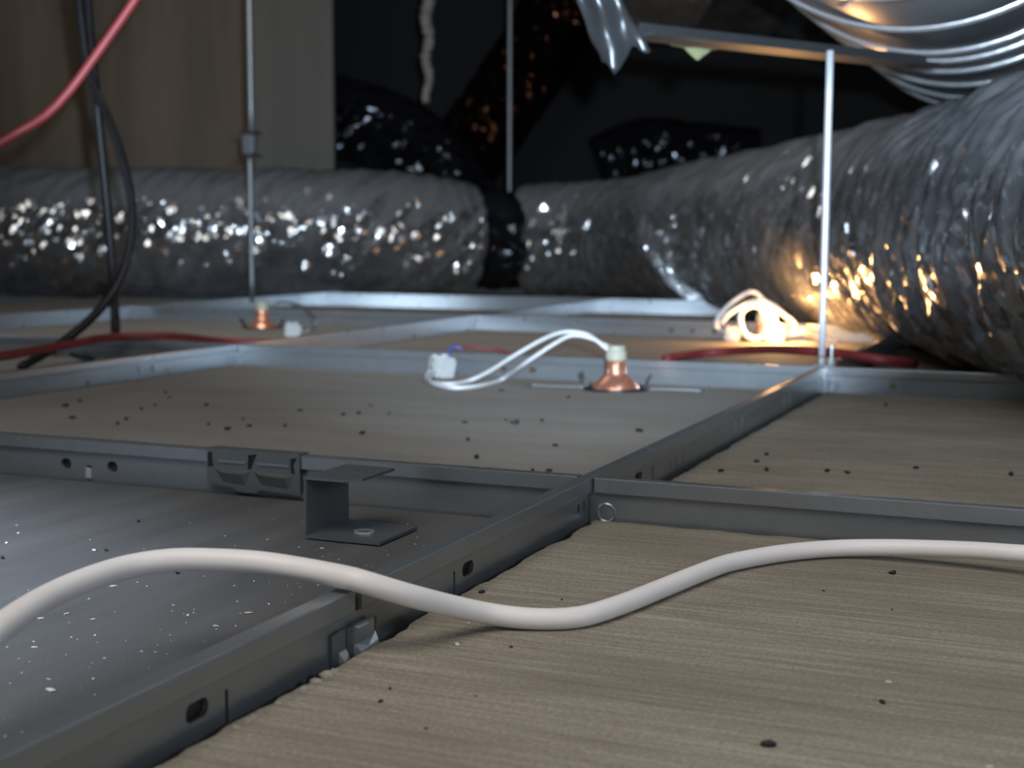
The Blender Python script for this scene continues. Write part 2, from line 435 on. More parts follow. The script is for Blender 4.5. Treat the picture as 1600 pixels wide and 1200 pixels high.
cross_tee(0, 0.6, 0.6, 'grey cross tee running under the right foil duct from the white hanger rod', [slot(0.06, 0.024, 0.006, 0.005)])
cross_tee(-1.2, -0.6, 0.6, 'cross tee at the left among the black and red cables')
cross_tee(-1.2, -0.6, 1.2, 'far left cross tee behind the small copper lamp')
cross_tee(-0.6, 0, 1.2, 'cross tee behind the glowing wire loops', [slot(-0.31, 0.024, 0.008, 0.005), slot(-0.28, 0.024, 0.006, 0.005), slot(-0.25, 0.024, 0.008, 0.005)])
cross_tee(-1.2, -0.6, 1.8, 'farthest cross tee left of centre, lit bright white by an added light below')
cross_tee(-0.6, 0, 1.8, 'farthest cross tee right of centre, lit bright white by an added light below')

bm = bmesh.new(); box(bm, (-0.32, 0.0012, 0.0150), (-0.25, 0.0016, 0.0300)); finish('hole_shade_strip', bm, 'dark_metal', TL)  # dark strip in place of shade behind the tee holes
# bright tab hanging from the left tee
bm = bmesh.new(); box(bm, (-0.2898, -0.0022, 0.0165), (-0.2864, -0.0006, 0.0225), 0.0004); finish('bent_tab', bm, 'bright_steel', TL)
# folded coupling clip on the left tee
bm = bmesh.new()
X0, X1 = -0.2085, -0.1525
plate(bm, [[(X0, 0.0205), (X0+0.016, 0.0190), (X0+0.018, 0.0172), (X0+0.030, 0.0170), (X0+0.032, 0.0188), (X1, 0.0178), (X1, 0.0384), (X0, 0.0384)],
           [(X0+0.0006, 0.029), (X0+0.0040, 0.029), (X0+0.0034, 0.0370), (X0+0.0008, 0.0366)],
           [(X0+0.0250, 0.0290), (X0+0.0272, 0.0290), (X0+0.0290, 0.0335), (X0+0.0308, 0.0374), (X0+0.0255, 0.0366)],
           [(X0+0.0508, 0.0285), (X0+0.0532, 0.0280), (X0+0.0526, 0.0330), (X0+0.0545, 0.0370), (X0+0.0506, 0.0362)]], (0, -0.0042, 0), (1, 0, 0), (0, 0, 1), 0.0009)
cl = finish('coupling_clip', bm, 'galvanised_dark', TL)
bm = bmesh.new(); box(bm, (X0+.0003, -0.0037, 0.0285), (X1-.0003, -0.00355, 0.0376)); finish('clip_shade_strip', bm, 'dark_metal', cl)  # dark sheet imitating shade inside the clip openings
bm = bmesh.new(); box(bm, (X0, -0.0046, 0.0380), (X1, 0.0046, 0.0388), 0.0002); finish('clip_top', bm, 'galvanised_dark', cl)
for a, b in ((X0+0.007, X0+0.0245), (X0+0.0305, X0+0.0505)):
    bm = bmesh.new(); box(bm, (a, -0.0058, 0.0318), (b, -0.0046, 0.0332), 0.0005); finish('fold', bm, 'galvanised', cl)
    bm = bmesh.new()
    v = [bm.verts.new(q) for q in ((a-.002, -0.0046, 0.0285), (b+.002, -0.0046, 0.0280), (b-.002, -0.0070, 0.0265), (a+.003, -0.0070, 0.0270), (a+.003, -0.0046, 0.0215), (b-.001, -0.0046, 0.0205))]
    for f in ((0, 1, 2, 3), (3, 2, 5, 4), (0, 3, 4), (1, 5, 2), (0, 4, 5, 1)): bm.faces.new([v[i] for i in f])
    finish('fold', bm, 'galvanised_dark', cl)

# ------------------------------------------------------------------ ceiling tiles
def tile(ix, iy, top, mat, label, rough_amp=0.0016, ins=(0.004, 0.004, 0.004, 0.004), hole=None):
    x0, x1, y0, y1 = ix*0.6+ins[0], ix*0.6+0.6-ins[1], iy*0.6+ins[2], iy*0.6+0.6-ins[3]
    n = 110; pts = []
    def jit(p, q):
        a = noise.noise(Vector((p.x*42, p.y*42, 3.3+ix*7+iy)))*1.0 + noise.noise(Vector((p.x*170, p.y*170, 9.1)))*0.5
        return p + q*max(0, (a+0.25))*rough_amp*1.6
    cs = [Vector((x0, y0)), Vector((x1, y0)), Vector((x1, y1)), Vector((x0, y1))]
    inw = [Vector((0, 1)), Vector((-1, 0)), Vector((0, -1)), Vector((1, 0))]
    for k in range(4):
        a, b = cs[k], cs[(k+1) % 4]
        for i in range(n):
            p = a.lerp(b, i/n)
            p3 = jit(Vector((p.x, p.y, 0)), Vector((inw[k].x, inw[k].y, 0))) if i else Vector((p.x, p.y, 0))
            pts.append((p3.x, p3.y))
    loops = [pts] + ([hole] if hole else [])
    bm = bmesh.new(); th = top-0.0012
    plate(bm, loops, (0, 0, 0.0012+th/2), (1, 0, 0), (0, 1, 0), th)
    o = finish('ceiling_tile', bm, mat, None, ((x0+x1)/2, (y0+y1)/2, 0.0012))
    return tag(o, label, 'ceiling tile', 'tiles laid in the ceiling grid')
TZ_NEAR, TZ_GREY, TZ_MID, TZ_R = 0.0185, 0.0150, 0.0165, 0.0165
LAMP = PX(962, 608, TZ_MID); FARL = PX(410, 513, 0.0165); GLOW = PX(1192, 533, 0.0165)
def circ(c, r, n=28): return [(c.x+r*math.cos(2*math.pi*k/n), c.y+r*math.sin(2*math.pi*k/n)) for k in range(n)]
NT = tile(0, -1, TZ_NEAR, 'tile_brown', 'brown streaky tile nearest the camera at the lower right', 0.0022, (0.0048, 0.006, 0.006, 0.0042))
tile(-1, -1, TZ_GREY, 'tile_smooth_grey', 'smooth dark grey tile at the lower left with white flecks', 0.0002)
tile(-1, 0, TZ_MID, 'tile_greybrown', 'grey-brown tile in the middle holding the copper lamp', 0.0010, hole=circ(LAMP, 0.030))
tile(0, 0, TZ_R, 'tile_brown', 'brown tile at the right between bright tee and foil duct', 0.0012)
tile(-2, 0, 0.0165, 'tile_greybrown', 'tile at the left edge where the black cables come down', 0.001)
tile(-1, 1, 0.0165, 'tile_greybrown', 'tile behind the copper lamp, lit orange by the glowing wires', 0.001, hole=circ(GLOW, 0.030))
tile(-2, 1, 0.0165, 'tile_greybrown', 'far left tile with the small distant copper lamp', 0.001, hole=circ(FARL, 0.030))
tile(0, 1, 0.0165, 'tile_brown', 'tile beneath the right foil duct beyond the white hanger rod', 0.001)
tile(-2, 2, 0.0165, 'tile_greybrown', 'far tile cut short, with an added lit gap behind it, left of centre', 0.001, (.004, .004, .004, .09))  # tile ends early; gap added so the far tee light comes up
tile(-1, 2, 0.0165, 'tile_greybrown', 'far tile cut short, with an added lit gap behind it, right of centre', 0.001, (.004, .004, .004, .09))
tile(-3, 1, 0.0165, 'tile_greybrown', 'far tile at the left edge in front of the long foil duct', 0.001)
tile(-3, 2, 0.0165, 'tile_greybrown', 'far tile beneath the middle of the long left foil duct', 0.001)
tile(-2, 3, 0.0165, 'tile_greybrown', 'far tile under the left foil duct behind the brightly lit tee', 0.001)
tile(-1, 3, 0.0165, 'tile_greybrown', 'far tile under the meeting of the two foil ducts', 0.001)

# rough torn crumbs along the near tile's edge
def blob(bm, c, r, sq=(1, 1, 1), seed=0, sub=2):
    g = bmesh.ops.create_icosphere(bm, subdivisions=sub, radius=1.0)
    for v in g['verts']:
        d = v.co.copy(); k = 1 + 0.35*noise.noise(d*1.7+Vector((seed*3.1, seed, 0)))
        v.co = Vector((c[0]+d.x*r*sq[0]*k, c[1]+d.y*r*sq[1]*k, c[2]+d.z*r*sq[2]*k))
bm = bmesh.new()
for px, py, r in ((487, 1052, .0021), (472, 1062, .0017), (500, 1046, .0013), (362, 1122, .0011), (378, 1117, .0010), (345, 1132, .0009), (415, 1095, .0009), (455, 1073, .0012)):
    p = PX(px, py, TZ_NEAR); p.x = max(p.x, 0.0075)
    blob(bm, (p.x, p.y, TZ_NEAR-0.0002), r, (1.2, 1.2, 0.8), px)
finish('torn_edge', bm, 'crumb', NT, smooth=True)['kind'] = 'stuff'

# ------------------------------------------------------------------ sheet-metal bracket
bx, by = -0.1040, -0.0800
t = thing('metal_bracket', 'C-shaped sheet-metal bracket standing on the dark grey tile', 'bracket', (-0.085, -0.062, TZ_GREY))
bm = bmesh.new(); box(bm, (bx, by, TZ_GREY+0.0012), (bx+0.0012, by+0.038, 0.0425), 0.0004); finish('upright', bm, 'galvanised_dark', t)
bm = bmesh.new()
plate(bm, [[(bx, by), (bx+0.0375, by), (bx+0.0375, by+0.036), (bx, by+0.038)], [(-0.082+0.0035*math.cos(2*math.pi*k/20), -0.0655+0.0035*math.sin(2*math.pi*k/20)) for k in range(20)]],
      (0, 0, TZ_GREY+0.0014), (1, 0, 0), (0, 1, 0), 0.0014); finish('foot_plate', bm, 'galvanised_dark', t)
bm = bmesh.new()
plate(bm, [[(bx, by), (bx+0.0200, by), (bx+0.0262, by+0.006), (bx+0.0262, by+0.036), (bx, by+0.038)], rounded(bx+0.0125, by+0.024, 0.005, 0.003, 0.0014)],
      (0, 0, 0.0425), (1, 0, 0), (0, 1, 0), 0.0012); finish('top_plate', bm, 'galvanised_dark', t)
bm = bmesh.new(); lathe(bm, (-0.082, -0.0655, TZ_GREY+0.0021), [(0.0034, 0), (0.0046, 0.0001), (0.0046, 0.0009), (0.0034, 0.0009)], 24, close=True); finish('hole_rim', bm, 'bright_steel', t)
for q in ((-0.088, -0.0805), (-0.0715, -0.0800)):
    bm = bmesh.new(); box(bm, (q[0], q[1], TZ_GREY), (q[0]+0.0035, q[1]+0.004, TZ_GREY+0.0008)); finish('foot_pip', bm, 'dark_metal', t)

# ------------------------------------------------------------------ thick white cable
CAB = [(-60, 1035, .046), (0, 981, .046), (67, 937, .046), (135, 906, .046), (202, 885, .046), (270, 875, .0465), (337, 875, .0460), (405, 879, .0450), (472, 889, .0438), (540, 902, .0428), (567, 909, .0420),
       (635, 929, .0365), (702, 946, .0295), (770, 960, .0238), (837, 967, .0222), (905, 964, .0221), (972, 944, .0221), (1040, 917, .0221), (1110, 889, .0221), (1150, 877, .0221), (1225, 864, .0222),
       (1300, 857, .0225), (1375, 855.5, .0235), (1450, 857, .0250), (1525, 860, .0265), (1600, 865, .0275), (1700, 870, .0275)]
pts = spline([PX(*c) for c in CAB], 0.004)
bm = bmesh.new(); tube(bm, pts, lambda f: 0.0038-0.0004*f, 20)
tag(finish('power_cable', bm, 'cable_white', None, tuple(pts[len(pts)//2]), True), 'thick off-white round cable snaking over the grid in the foreground', 'cable')

# ------------------------------------------------------------------ downlights
def wire(name, pts, r, mat, parent, step=0.004, seg=8):
    bm = bmesh.new(); tube(bm, spline(pts, step), r, seg); return finish(name, bm, mat, parent, smooth=True)
def downlight(c, label, s=1.0, ang=0.0):
    t = thing('downlight', label, 'lamp', c, 'recessed downlights seen from above')
    z = c.z
    bm = bmesh.new(); lathe(bm, (c.x, c.y, z-0.013), [(0.0285, 0), (0.0285, 0.0140), (0.0265, 0.0150), (0.0250, 0.0150), (0.0250, 0.0)], 40, close=True); finish('housing_ring', bm, 'dark_metal', t, smooth=False)
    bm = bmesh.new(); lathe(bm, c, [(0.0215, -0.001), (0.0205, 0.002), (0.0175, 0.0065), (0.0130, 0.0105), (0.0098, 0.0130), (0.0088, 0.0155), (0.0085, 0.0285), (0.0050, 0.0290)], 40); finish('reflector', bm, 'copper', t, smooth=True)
    bm = bmesh.new(); lathe(bm, (c.x, c.y, z+0.0255), [(0.0086, 0), (0.0092, 0.001), (0.0092, 0.0075), (0.0080, 0.0085), (0.0080, 0.0125), (0.0065, 0.0132)], 24); finish('socket', bm, 'ceramic', t, smooth=False)
    for sgn in (-1, 1):
        u = Vector((math.cos(ang), math.sin(ang), 0))*sgn; vv = Vector((-u.y, u.x, 0))
        bm = bmesh.new()
        a = c+u*0.0245; q = [a+vv*0.006, a-vv*0.006, a-vv*0.006+u*0.006+Vector((0, 0, .014)), a+vv*0.006+u*0.006+Vector((0, 0, .014))]
        A = [bm.verts.new(p) for p in q]; B = [bm.verts.new(p+u*0.0008) for p in q]
        bm.faces.new(A); bm.faces.new(B)
        for k in range(4): bm.faces.new((A[k], A[(k+1) % 4], B[(k+1) % 4], B[k]))
        ar = finish('spring_bracket', bm, 'dark_metal', t)
        b0 = c+u*0.027+Vector((0, 0, .0010))
        lp = [b0+vv*0.004, b0+vv*0.004+u*0.018, b0+vv*0.005+u*0.048, b0+u*0.050, b0-vv*0.005+u*0.048, b0-vv*0.004+u*0.018, b0-vv*0.004]
        wire('spring', lp, 0.0007, 'galvanised_dark', ar)
    return t
c = LAMP.copy()
t = downlight(c, 'copper-backed lamp in the middle tile with two white wires', ang=YAW-0.25)
sock = c + Vector((0, 0, 0.036))
blk = PX(687, 590, TZ_MID)
def dpt(px, py, dd): return PD(px, py, dd)
dl = (c-CPOS).dot(FWD); db = (blk-CPOS).dot(FWD)
wire('wire', [sock+RGT*-.002, dpt(940, 537, dl), dpt(915, 522, dl), dpt(880, 519, dl), dpt(845, 532, dl+.01), dpt(800, 558, dl+.02), dpt(765, 580, dl+.035), PX(735, 594, TZ_MID+.003), PX(705, 600, TZ_MID+.002), PX(678, 598, TZ_MID+.002), PX(666, 590, TZ_MID+.003), dpt(672, 578, db-.005)], 0.0019, 'wire_white', t)
wire('wire', [sock+RGT*.002, dpt(948, 545, dl-.005), dpt(930, 531, dl-.005), dpt(895, 524, dl-.005), dpt(865, 538, dl), dpt(820, 568, dl+.01), PX(785, 592, TZ_MID+.003), PX(752, 602, TZ_MID+.002), PX(715, 606, TZ_MID+.002), PX(690, 603, TZ_MID+.002), PX(671, 595, TZ_MID+.003), dpt(678, 581, db-.006)], 0.0019, 'wire_white', t)
def terminal_block(c0, size, parent, ang, mat='plastic_pale'):
    bm = bmesh.new()
    h = size/2
    box(bm, (-h, -h*.8, 0), (h, h*.8, size*.92), size*.09)
    box(bm, (-h*1.1, -h*.55, size*.35), (h*1.1, h*.55, size*.75), size*.05)
    bmesh.ops.transform(bm, matrix=Matrix.Translation(c0) @ Matrix.Rotation(ang, 4, 'Z') @ Matrix.Rotation(0.18, 4, 'Y'), verts=bm.verts)
    tb = finish('terminal_block', bm, mat, parent)
    for k in (-1, 1):
        bm = bmesh.new(); lathe(bm, c0+Vector((math.cos(ang)*k*h*.45, math.sin(ang)*k*h*.45, size*.9)), [(size*.17, -size*.1), (size*.17, size*.1), (size*.09, size*.11), (size*.09, size*.02)], 14)
        finish('screw_tower', bm, mat, tb)
    return tb
terminal_block(blk, 0.022, t, 0.9)
wire('feed_wire', [blk+Vector((.004, .010, .018)), dpt(702, 546, db+.02), dpt(712, 542, db+.03), dpt(722, 545, db+.03)], 0.0016, 'blue_plastic', t)
wire('feed_wire', [dpt(712, 541, db+.035), dpt(740, 543, db+.04), dpt(775, 547, db+.04), dpt(800, 553, db+.03)], 0.0014, 'red_plastic', t)

c = FARL.copy()
t = downlight(c, 'small distant copper lamp at the left with a grey terminal block', ang=0.3)
blk2 = PX(457, 527, 0.0165)
terminal_block(blk2, 0.020, t, 0.4)
d2 = (blk2-CPOS).dot(FWD); d1 = (c-CPOS).dot(FWD)
wire('wire', [c+Vector((0, 0, .036)), dpt(418, 478, d1), dpt(440, 472, d1), dpt(470, 478, d1-.05), dpt(492, 498, d2), dpt(487, 515, d2), dpt(466, 521, d2)], 0.0017, 'galvanised_dark', t)

# glowing lamp with heaped white wires
c = GLOW.copy()
t = downlight(c, 'lit lamp glowing orange under loops of white wire by the duct', ang=-0.3)
dg = (c-CPOS).dot(FWD)
def loopw(pp, r=0.0030, m='wire_white', off=0.0):
    wire('wire', [dpt(x, y, dg+o+off) for x, y, o in pp], r, m, t)
loopw([(1122, 515, 0), (1119, 503, 0), (1132, 484, 0), (1155, 465, 0), (1176, 456, 0), (1195, 470, 0), (1215, 482, 0), (1240, 506, 0), (1262, 517, .0), (1283, 527, .0)])
loopw([(1126, 507, -.01), (1140, 490, -.01), (1165, 475, -.01), (1185, 470, -.01), (1205, 480, -.01), (1225, 492, -.01), (1243, 508, -.01), (1232, 522, -.01), (1215, 528, -.01)])
loopw([(1196, 482, -.03), (1175, 477, -.03), (1159, 487, -.03), (1157, 505, -.03), (1166, 524, -.03), (1185, 529, -.03), (1198, 515, -.03), (1196, 495, -.03), (1188, 480, -.03)], 0.0036)
loopw([(1200, 527, -.02), (1225, 524, -.02), (1255, 520, -.02), (1282, 529, -.01), (1310, 534, 0)])
loopw([(1122, 515, 0), (1135, 520, -.02), (1146, 527, -.03)], 0.002)
bk = PD(1205, 528, dg-0.03)
terminal_block(Vector((bk.x, bk.y, 0.0172)), 0.026, t, 0.7)
bk = PX(1142, 533, 0.0165); terminal_block(bk, 0.019, t, 0.2)
bm = bmesh.new()
bl = PD(1203, 500, dg+0.012); lathe(bm, Vector((bl.x, bl.y, bl.z)), [(0.001, -0.011), (0.007, -0.009), (0.0095, 0), (0.007, 0.008), (0.001, 0.011)], 20)
m_, nt_, b_ = new_mat('block_glow'); b_.inputs['Base Color'].default_value = (1, .8, .5, 1)
nz_ = noise_tex(nt_, coords(nt_), 60); nt_.links.new(ramp(nt_, nz_, [(0.2, (1.0, 0.55, 0.20)), (0.8, (1.0, 0.62, 0.26))]), b_.inputs['Emission Color'])
b_.inputs['Emission Strength'].default_value = 25.0
finish('bulb', bm, 'block_glow', t, smooth=True)  # added glowing shape for the overlit terminal block, not a real bulb
l = bpy.data.lights.new('lamp_light', 'POINT'); l.energy = 1.5; l.color = (1.0, 0.50, 0.17); l.shadow_soft_size = 0.010
lo = bpy.data.objects.new('lamp_light', l); COL.objects.link(lo); lo.location = PD(1212, 503, dg-0.055)

# ------------------------------------------------------------------ foil ducts
FOLD = 1.0
def floor_z(p):
    '''height the slack duct rests at: on the bars, sagging to the tiles between them'''
    d = 9.0
    for xb_ in (-1.2, -0.6, 0.0, 0.6):
        if p.y < 1.88: d = min(d, abs(p.x-xb_))
    for yb_ in (0.0, 0.6, 1.2, 1.8):
        if p.x > -1.23 and p.y < 1.9: d = min(d, abs(p.y-yb_))
    k = min(1.0, max(0.0, (d-0.02)/0.10)); k = k*k*(3-2*k)
    return 0.0392 - 0.0222*k
def flex_duct(name, label, ctrl, Rd, mat, seed, zfloor=None, pitch=0.034, wr=1.0, step=0.006, nv=120, rfun=None):
    pts = spline(ctrl, step); n = len(pts)
    bm = bmesh.new(); rings = []; s = 0.0
    for i, p in enumerate(pts):
        tdir = (pts[min(i+1, n-1)]-pts[max(i-1, 0)]).normalized()
        up = Vector((0, 0, 1)) if abs(tdir.z) < 0.95 else Vector((1, 0, 0))
        u = (up - tdir*up.dot(tdir)).normalized(); v = tdir.cross(u)
        if i: s += (p-pts[i-1]).length
        ring = []
        R2 = Rd*(rfun(i/(n-1)) if rfun else 1.0)
        for k in range(nv):
            th = 2*math.pi*k/nv
            cs, sn = math.cos(th), math.sin(th)
            ph = s/pitch
            saw = abs(math.sin(math.pi*ph))
            d = -0.0018*saw**2
            a = noise.noise(Vector((s*24+th*FOLD*2.2, cs*1.2, sn*1.2+seed))); a = (1-abs(a)*2.8)*0.8
            a2 = noise.noise(Vector((s*95-sn*1.8, cs*4.0, sn*4.0+seed*2)))
            q = Vector((s*55, cs*Rd*55, sn*Rd*55+seed))
            a3 = noise.noise(q); a4 = abs(noise.noise(q*2.1))
            lump = noise.noise(Vector((s*7, cs*1.2, sn*1.2+seed*5)))
            side = 0.45 + 0.55*min(1, max(0, 0.75-cs))
            d += wr*(0.0065*a + 0.0020*a2*side + 0.0022*a3*side + 0.0016*a4*side) + 0.007*lump
            co = p + (u*cs + v*sn)*(R2+d)
            if zfloor is not None:
                fz = floor_z(co)
                if co.z < fz: co.z = fz
            ring.append(bm.verts.new(co))
        rings.append(ring)
    for A, B in zip(rings, rings[1:]):
        for k in range(nv):
            bm.faces.new((A[k], A[(k+1) % nv], B[(k+1) % nv], B[k]))
    bm.faces.new(rings[0]); bm.faces.new(rings[-1])
    c0 = pts[n//2]
    o = finish(name, bm, mat, None, (c0.x, c0.y, zfloor or c0.z), True)
    return tag(o, label, 'duct', 'foil-covered flexible ducts')
RD = 0.137; ZA = 0.155
flex_duct('flexible_duct', 'large wrinkled silver foil duct lying along the right side',
          [CZ(0.47, 0.50, ZA), CZ(0.475, 0.9, ZA), CZ(0.485, 1.32, ZA), CZ(0.49, 1.7, ZA), CZ(0.45, 2.05, ZA), CZ(0.375, 2.6, ZA), CZ(0.31, 2.93, ZA-.004), CZ(0.20, 3.10, ZA-.008), CZ(0.10, 3.15, ZA-.010), CZ(0.03, 3.17, ZA-.015)],
          RD, 'foil', 3.0, 0.017, rfun=lambda t: 1.0-0.12*max(0, (t-0.8)/0.2))
flex_duct('flexible_duct', 'long horizontal silver foil duct across the left background',
          [CZ(-1.75, 2.85, ZA), CZ(-1.2, 2.95, ZA), CZ(-0.7, 3.0, ZA), CZ(-0.3, 3.02, ZA), CZ(-0.10, 3.10, ZA-.012)],
          RD, 'foil', 11.0, 0.017, rfun=lambda t: 1.0-0.10*max(0, (t-0.85)/0.15))
# dark collar joining the two
bm = bmesh.new(); a, b = CZ(-0.097, 3.102, ZA-.012), CZ(0.027, 3.168, ZA-.013)
ax = (b-a).normalized(); Ln = (b-a).length
lathe(bm, a, [(0.095, 0), (0.108, 0.004), (0.110, 0.05), (0.114, 0.055), (0.114, 0.070), (0.110, 0.075), (0.110, Ln-0.008), (0.095, Ln)], 48, ax)
tag(finish('duct_collar', bm, 'foil_dark', None, tuple(a), True), 'dark smooth collar between the two foil ducts', 'duct collar')

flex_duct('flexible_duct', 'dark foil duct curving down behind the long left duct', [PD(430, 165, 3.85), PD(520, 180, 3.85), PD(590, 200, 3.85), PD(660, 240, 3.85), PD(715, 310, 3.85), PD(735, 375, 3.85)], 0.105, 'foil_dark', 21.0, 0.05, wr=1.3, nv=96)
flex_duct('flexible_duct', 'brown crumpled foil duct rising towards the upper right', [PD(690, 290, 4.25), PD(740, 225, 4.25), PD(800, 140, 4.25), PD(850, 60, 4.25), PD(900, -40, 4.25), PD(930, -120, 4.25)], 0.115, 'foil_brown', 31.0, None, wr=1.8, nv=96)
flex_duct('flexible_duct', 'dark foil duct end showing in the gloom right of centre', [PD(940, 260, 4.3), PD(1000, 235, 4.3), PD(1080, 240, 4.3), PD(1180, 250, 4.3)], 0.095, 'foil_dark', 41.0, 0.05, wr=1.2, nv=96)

# rigid round steel duct at the upper right
RR = 0.205
pb = PD(1436, 44, 1.19); xb = pb.x; zb = pb.z
cz = zb + RR
t = thing('steel_duct', 'round ribbed steel duct overhead at the upper right', 'duct', (xb, pb.y-0.5, cz))
Y0, Y1 = pb.y-0.55, pb.y+0.80
bm = bmesh.new(); lathe(bm, (xb, Y0, cz), [(RR-0.004, 0), (RR, 0.001), (RR, Y1-Y0-.001), (RR-0.004, Y1-Y0)], 96, Vector((0, 1, 0))); finish('duct_shell', bm, 'duct_steel', t, smooth=True)
ribs = [pb.y-0.34, pb.y-0.17, pb.y, pb.y+0.165, pb.y+0.235, pb.y+0.33, pb.y+0.47, pb.y+0.63, pb.y+0.79]
for y in ribs:
    bm = bmesh.new(); lathe(bm, (xb, y, cz), [(RR-.002, -0.006), (RR+0.0022, -0.004), (RR+0.0036, 0), (RR+0.0022, 0.004), (RR-.002, 0.006)], 96, Vector((0, 1, 0)), close=True)
    finish('rib', bm, 'bright_steel', t, smooth=True)  # lighter steel than the shell: rib highlights put into the colour

# rail and dark pipe left of it
ra, rb = PD(1000, 55, 1.10), PD(1445, 103, 1.30)
def bar3(bm, a, b, wd, ht):
    d = (b-a).normalized(); s = d.cross(Vector((0, 0, 1))).normalized(); u = s.cross(d)
    vs_ = [bm.verts.new(p + s*sx*wd/2 + u*su*ht/2) for p in (a, b) for sx, su in ((-1, -1), (1, -1), (1, 1), (-1, 1))]
    for f in ((0, 1, 2, 3), (4, 5, 6, 7), (0, 1, 5, 4), (1, 2, 6, 5), (2, 3, 7, 6), (3, 0, 4, 7)): bm.faces.new([vs_[i] for i in f])
t = thing('support_rail', 'grey metal rail slanting below the dark pipe at upper right', 'rail', tuple(ra))
bm = bmesh.new(); bar3(bm, ra, rb, 0.034, 0.003); finish('rail_flange', bm, 'rail_steel', t)
up = Vector((0, 0, 1)); bm = bmesh.new(); bar3(bm, ra+Vector((0, 0, .0055)), rb+Vector((0, 0, .0055)), 0.004, 0.008); finish('rail_web', bm, 'rail_steel', t)
pa, pb2 = PD(975, -68, 2.10), PD(1350, -40, 2.33)
t = thing('dark_pipe', 'glossy dark pipe above the rail at the top right', 'pipe', tuple(pa))
bm = bmesh.new(); ax = (pb2-pa).normalized(); Ln = (pb2-pa).length
prof = [(0.10, 0)]
for h in (0.10, 0.26, 0.36): prof += [(0.110, h-0.006), (0.114, h-0.003), (0.114, h+0.003), (0.110, h+0.006)]
prof += [(0.11, Ln-.001), (0.10, Ln)]
lathe(bm, pa, prof, 64, ax); finish('pipe_shell', bm, 'pipe_dark', t, smooth=True)

# hanging aluminium tape
def sheet(name, label, cat, grid, mat, loc, th=0.0008, amp=0.004):
    bm = bmesh.new(); rows = []
    for r_ in grid:
        rows.append([bm.verts.new(p + Vector((noise.noise(p*60), noise.noise(p*60+Vector((7, 1, 2))), noise.noise(p*60+Vector((3, 8, 5)))))*amp) for p in r_])
    for A, B in zip(rows, rows[1:]):
        for k in range(len(A)-1): bm.faces.new((A[k], A[k+1], B[k+1], B[k]))
    bmesh.ops.solidify(bm, geom=bm.faces[:], thickness=th)
    return tag(finish(name, bm, mat, None, loc, True), label, cat)
grid = []
for i in range(19):
    f = i/18
    L = Vector((898+f*42, -12+f*112)); Rr = Vector((965+f*52, -12+f*92))
    row = []
    for k in range(11):
        g = k/10
        q = L.lerp(Rr, g)
        if i > 14:  # torn lower edge: a long point and a short corner
            q.y += (i-14)/4*(24*math.exp(-((g-0.32)/0.13)**2) - 16*math.exp(-((g-0.62)/0.16)**2) + 2*g)
        row.append(PD(q.x, q.y, 1.05 + 0.02*f + 0.010*abs(g-0.4) + 0.004*math.sin(g*9+f*3)))
    grid.append(row)
sheet('foil_tape', 'torn strip of aluminium tape hanging at the top', 'tape', grid, 'tape_foil', tuple(PD(960, 0, 1.12)), 0.0006, 0.0025)
grid = [[PD(1048+x, 71+x*0.08 + f*(20*max(0, 1-abs(x-42)/22)+1.5), 1.125+0.0003*x+.004*f) for x in range(0, 74, 4)] for f in (0, 0.35, 0.7, 1.0)]
sheet('paper_scrap', 'yellowish torn scrap stuck under the rail', 'scrap', grid, 'paper_yellow', tuple(PD(1080, 75, 1.12)), 0.0006, 0.0012)

# dusty dangling cord
pts = [PD(668+3*math.sin(i*.9), -20+i*9, 2.9) for i in range(21)]
bm = bmesh.new(); tube(bm, spline(pts, 0.006), lambda f: 0.0120*(1.1-0.45*f)*(1+0.55*noise.noise(Vector((f*34, 1, 2)))), 14)
tag(finish('dusty_cord', bm, 'dust_cord', None, tuple(pts[-1]), True), 'frayed dusty strip dangling from above, top centre', 'cord')

# ------------------------------------------------------------------ hanger rods
def rod(name, a, b, r, mat, parent):
    bm = bmesh.new(); n = 8; tube(bm, [a.lerp(b, i/n) for i in range(n+1)], r, 14); return finish(name, bm, mat, parent, smooth=True)
foot = Vector((-0.002, 0.585, HT))
t = thing('hanger_rod', 'straight pale hanger rod standing at the right grid crossing', 'hanger rod', tuple(foot))
rod('rod', PX(1284, 556, 0.046)+Vector((0, 0, 0)), Vector((PX(1284, 556, 0.046).x, PX(1284, 556, 0.046).y, ra.z-0.0015)), 0.0031, 'rod_paint', t)
base = PX(1284, 556, 0.046)
bm = bmesh.new(); box(bm, (base.x-0.006, base.y-0.012, HT), (base.x+0.0135, base.y+0.012, HT+0.0012), 0.0003); finish('clip_plate', bm, 'galvanised', t)
for dx in (-0.0, 0.0085):
    q = base + RGT*dx
    bm = bmesh.new(); lathe(bm, (q.x, q.y, HT+.0008), [(0.0028, 0), (0.0030, 0.001), (0.0030, 0.0055), (0.0015, 0.0062)], 6); nut = finish('nut', bm, 'bright_steel', t)
q = base + RGT*0.0085
bm = bmesh.new(); lathe(bm, (q.x, q.y, HT+.006), [(0.0013, 0), (0.0013, 0.008), (0.0026, 0.0085), (0.0026, 0.012), (0.001, 0.0125)], 12); finish('bolt', bm, 'bright_steel', t, smooth=False)
bm = bmesh.new(); box(bm, (0.0036, 0.580, 0.0285), (0.0050, 0.596, 0.0378), 0.0004); finish('clip_cheek', bm, 'bright_steel', t)

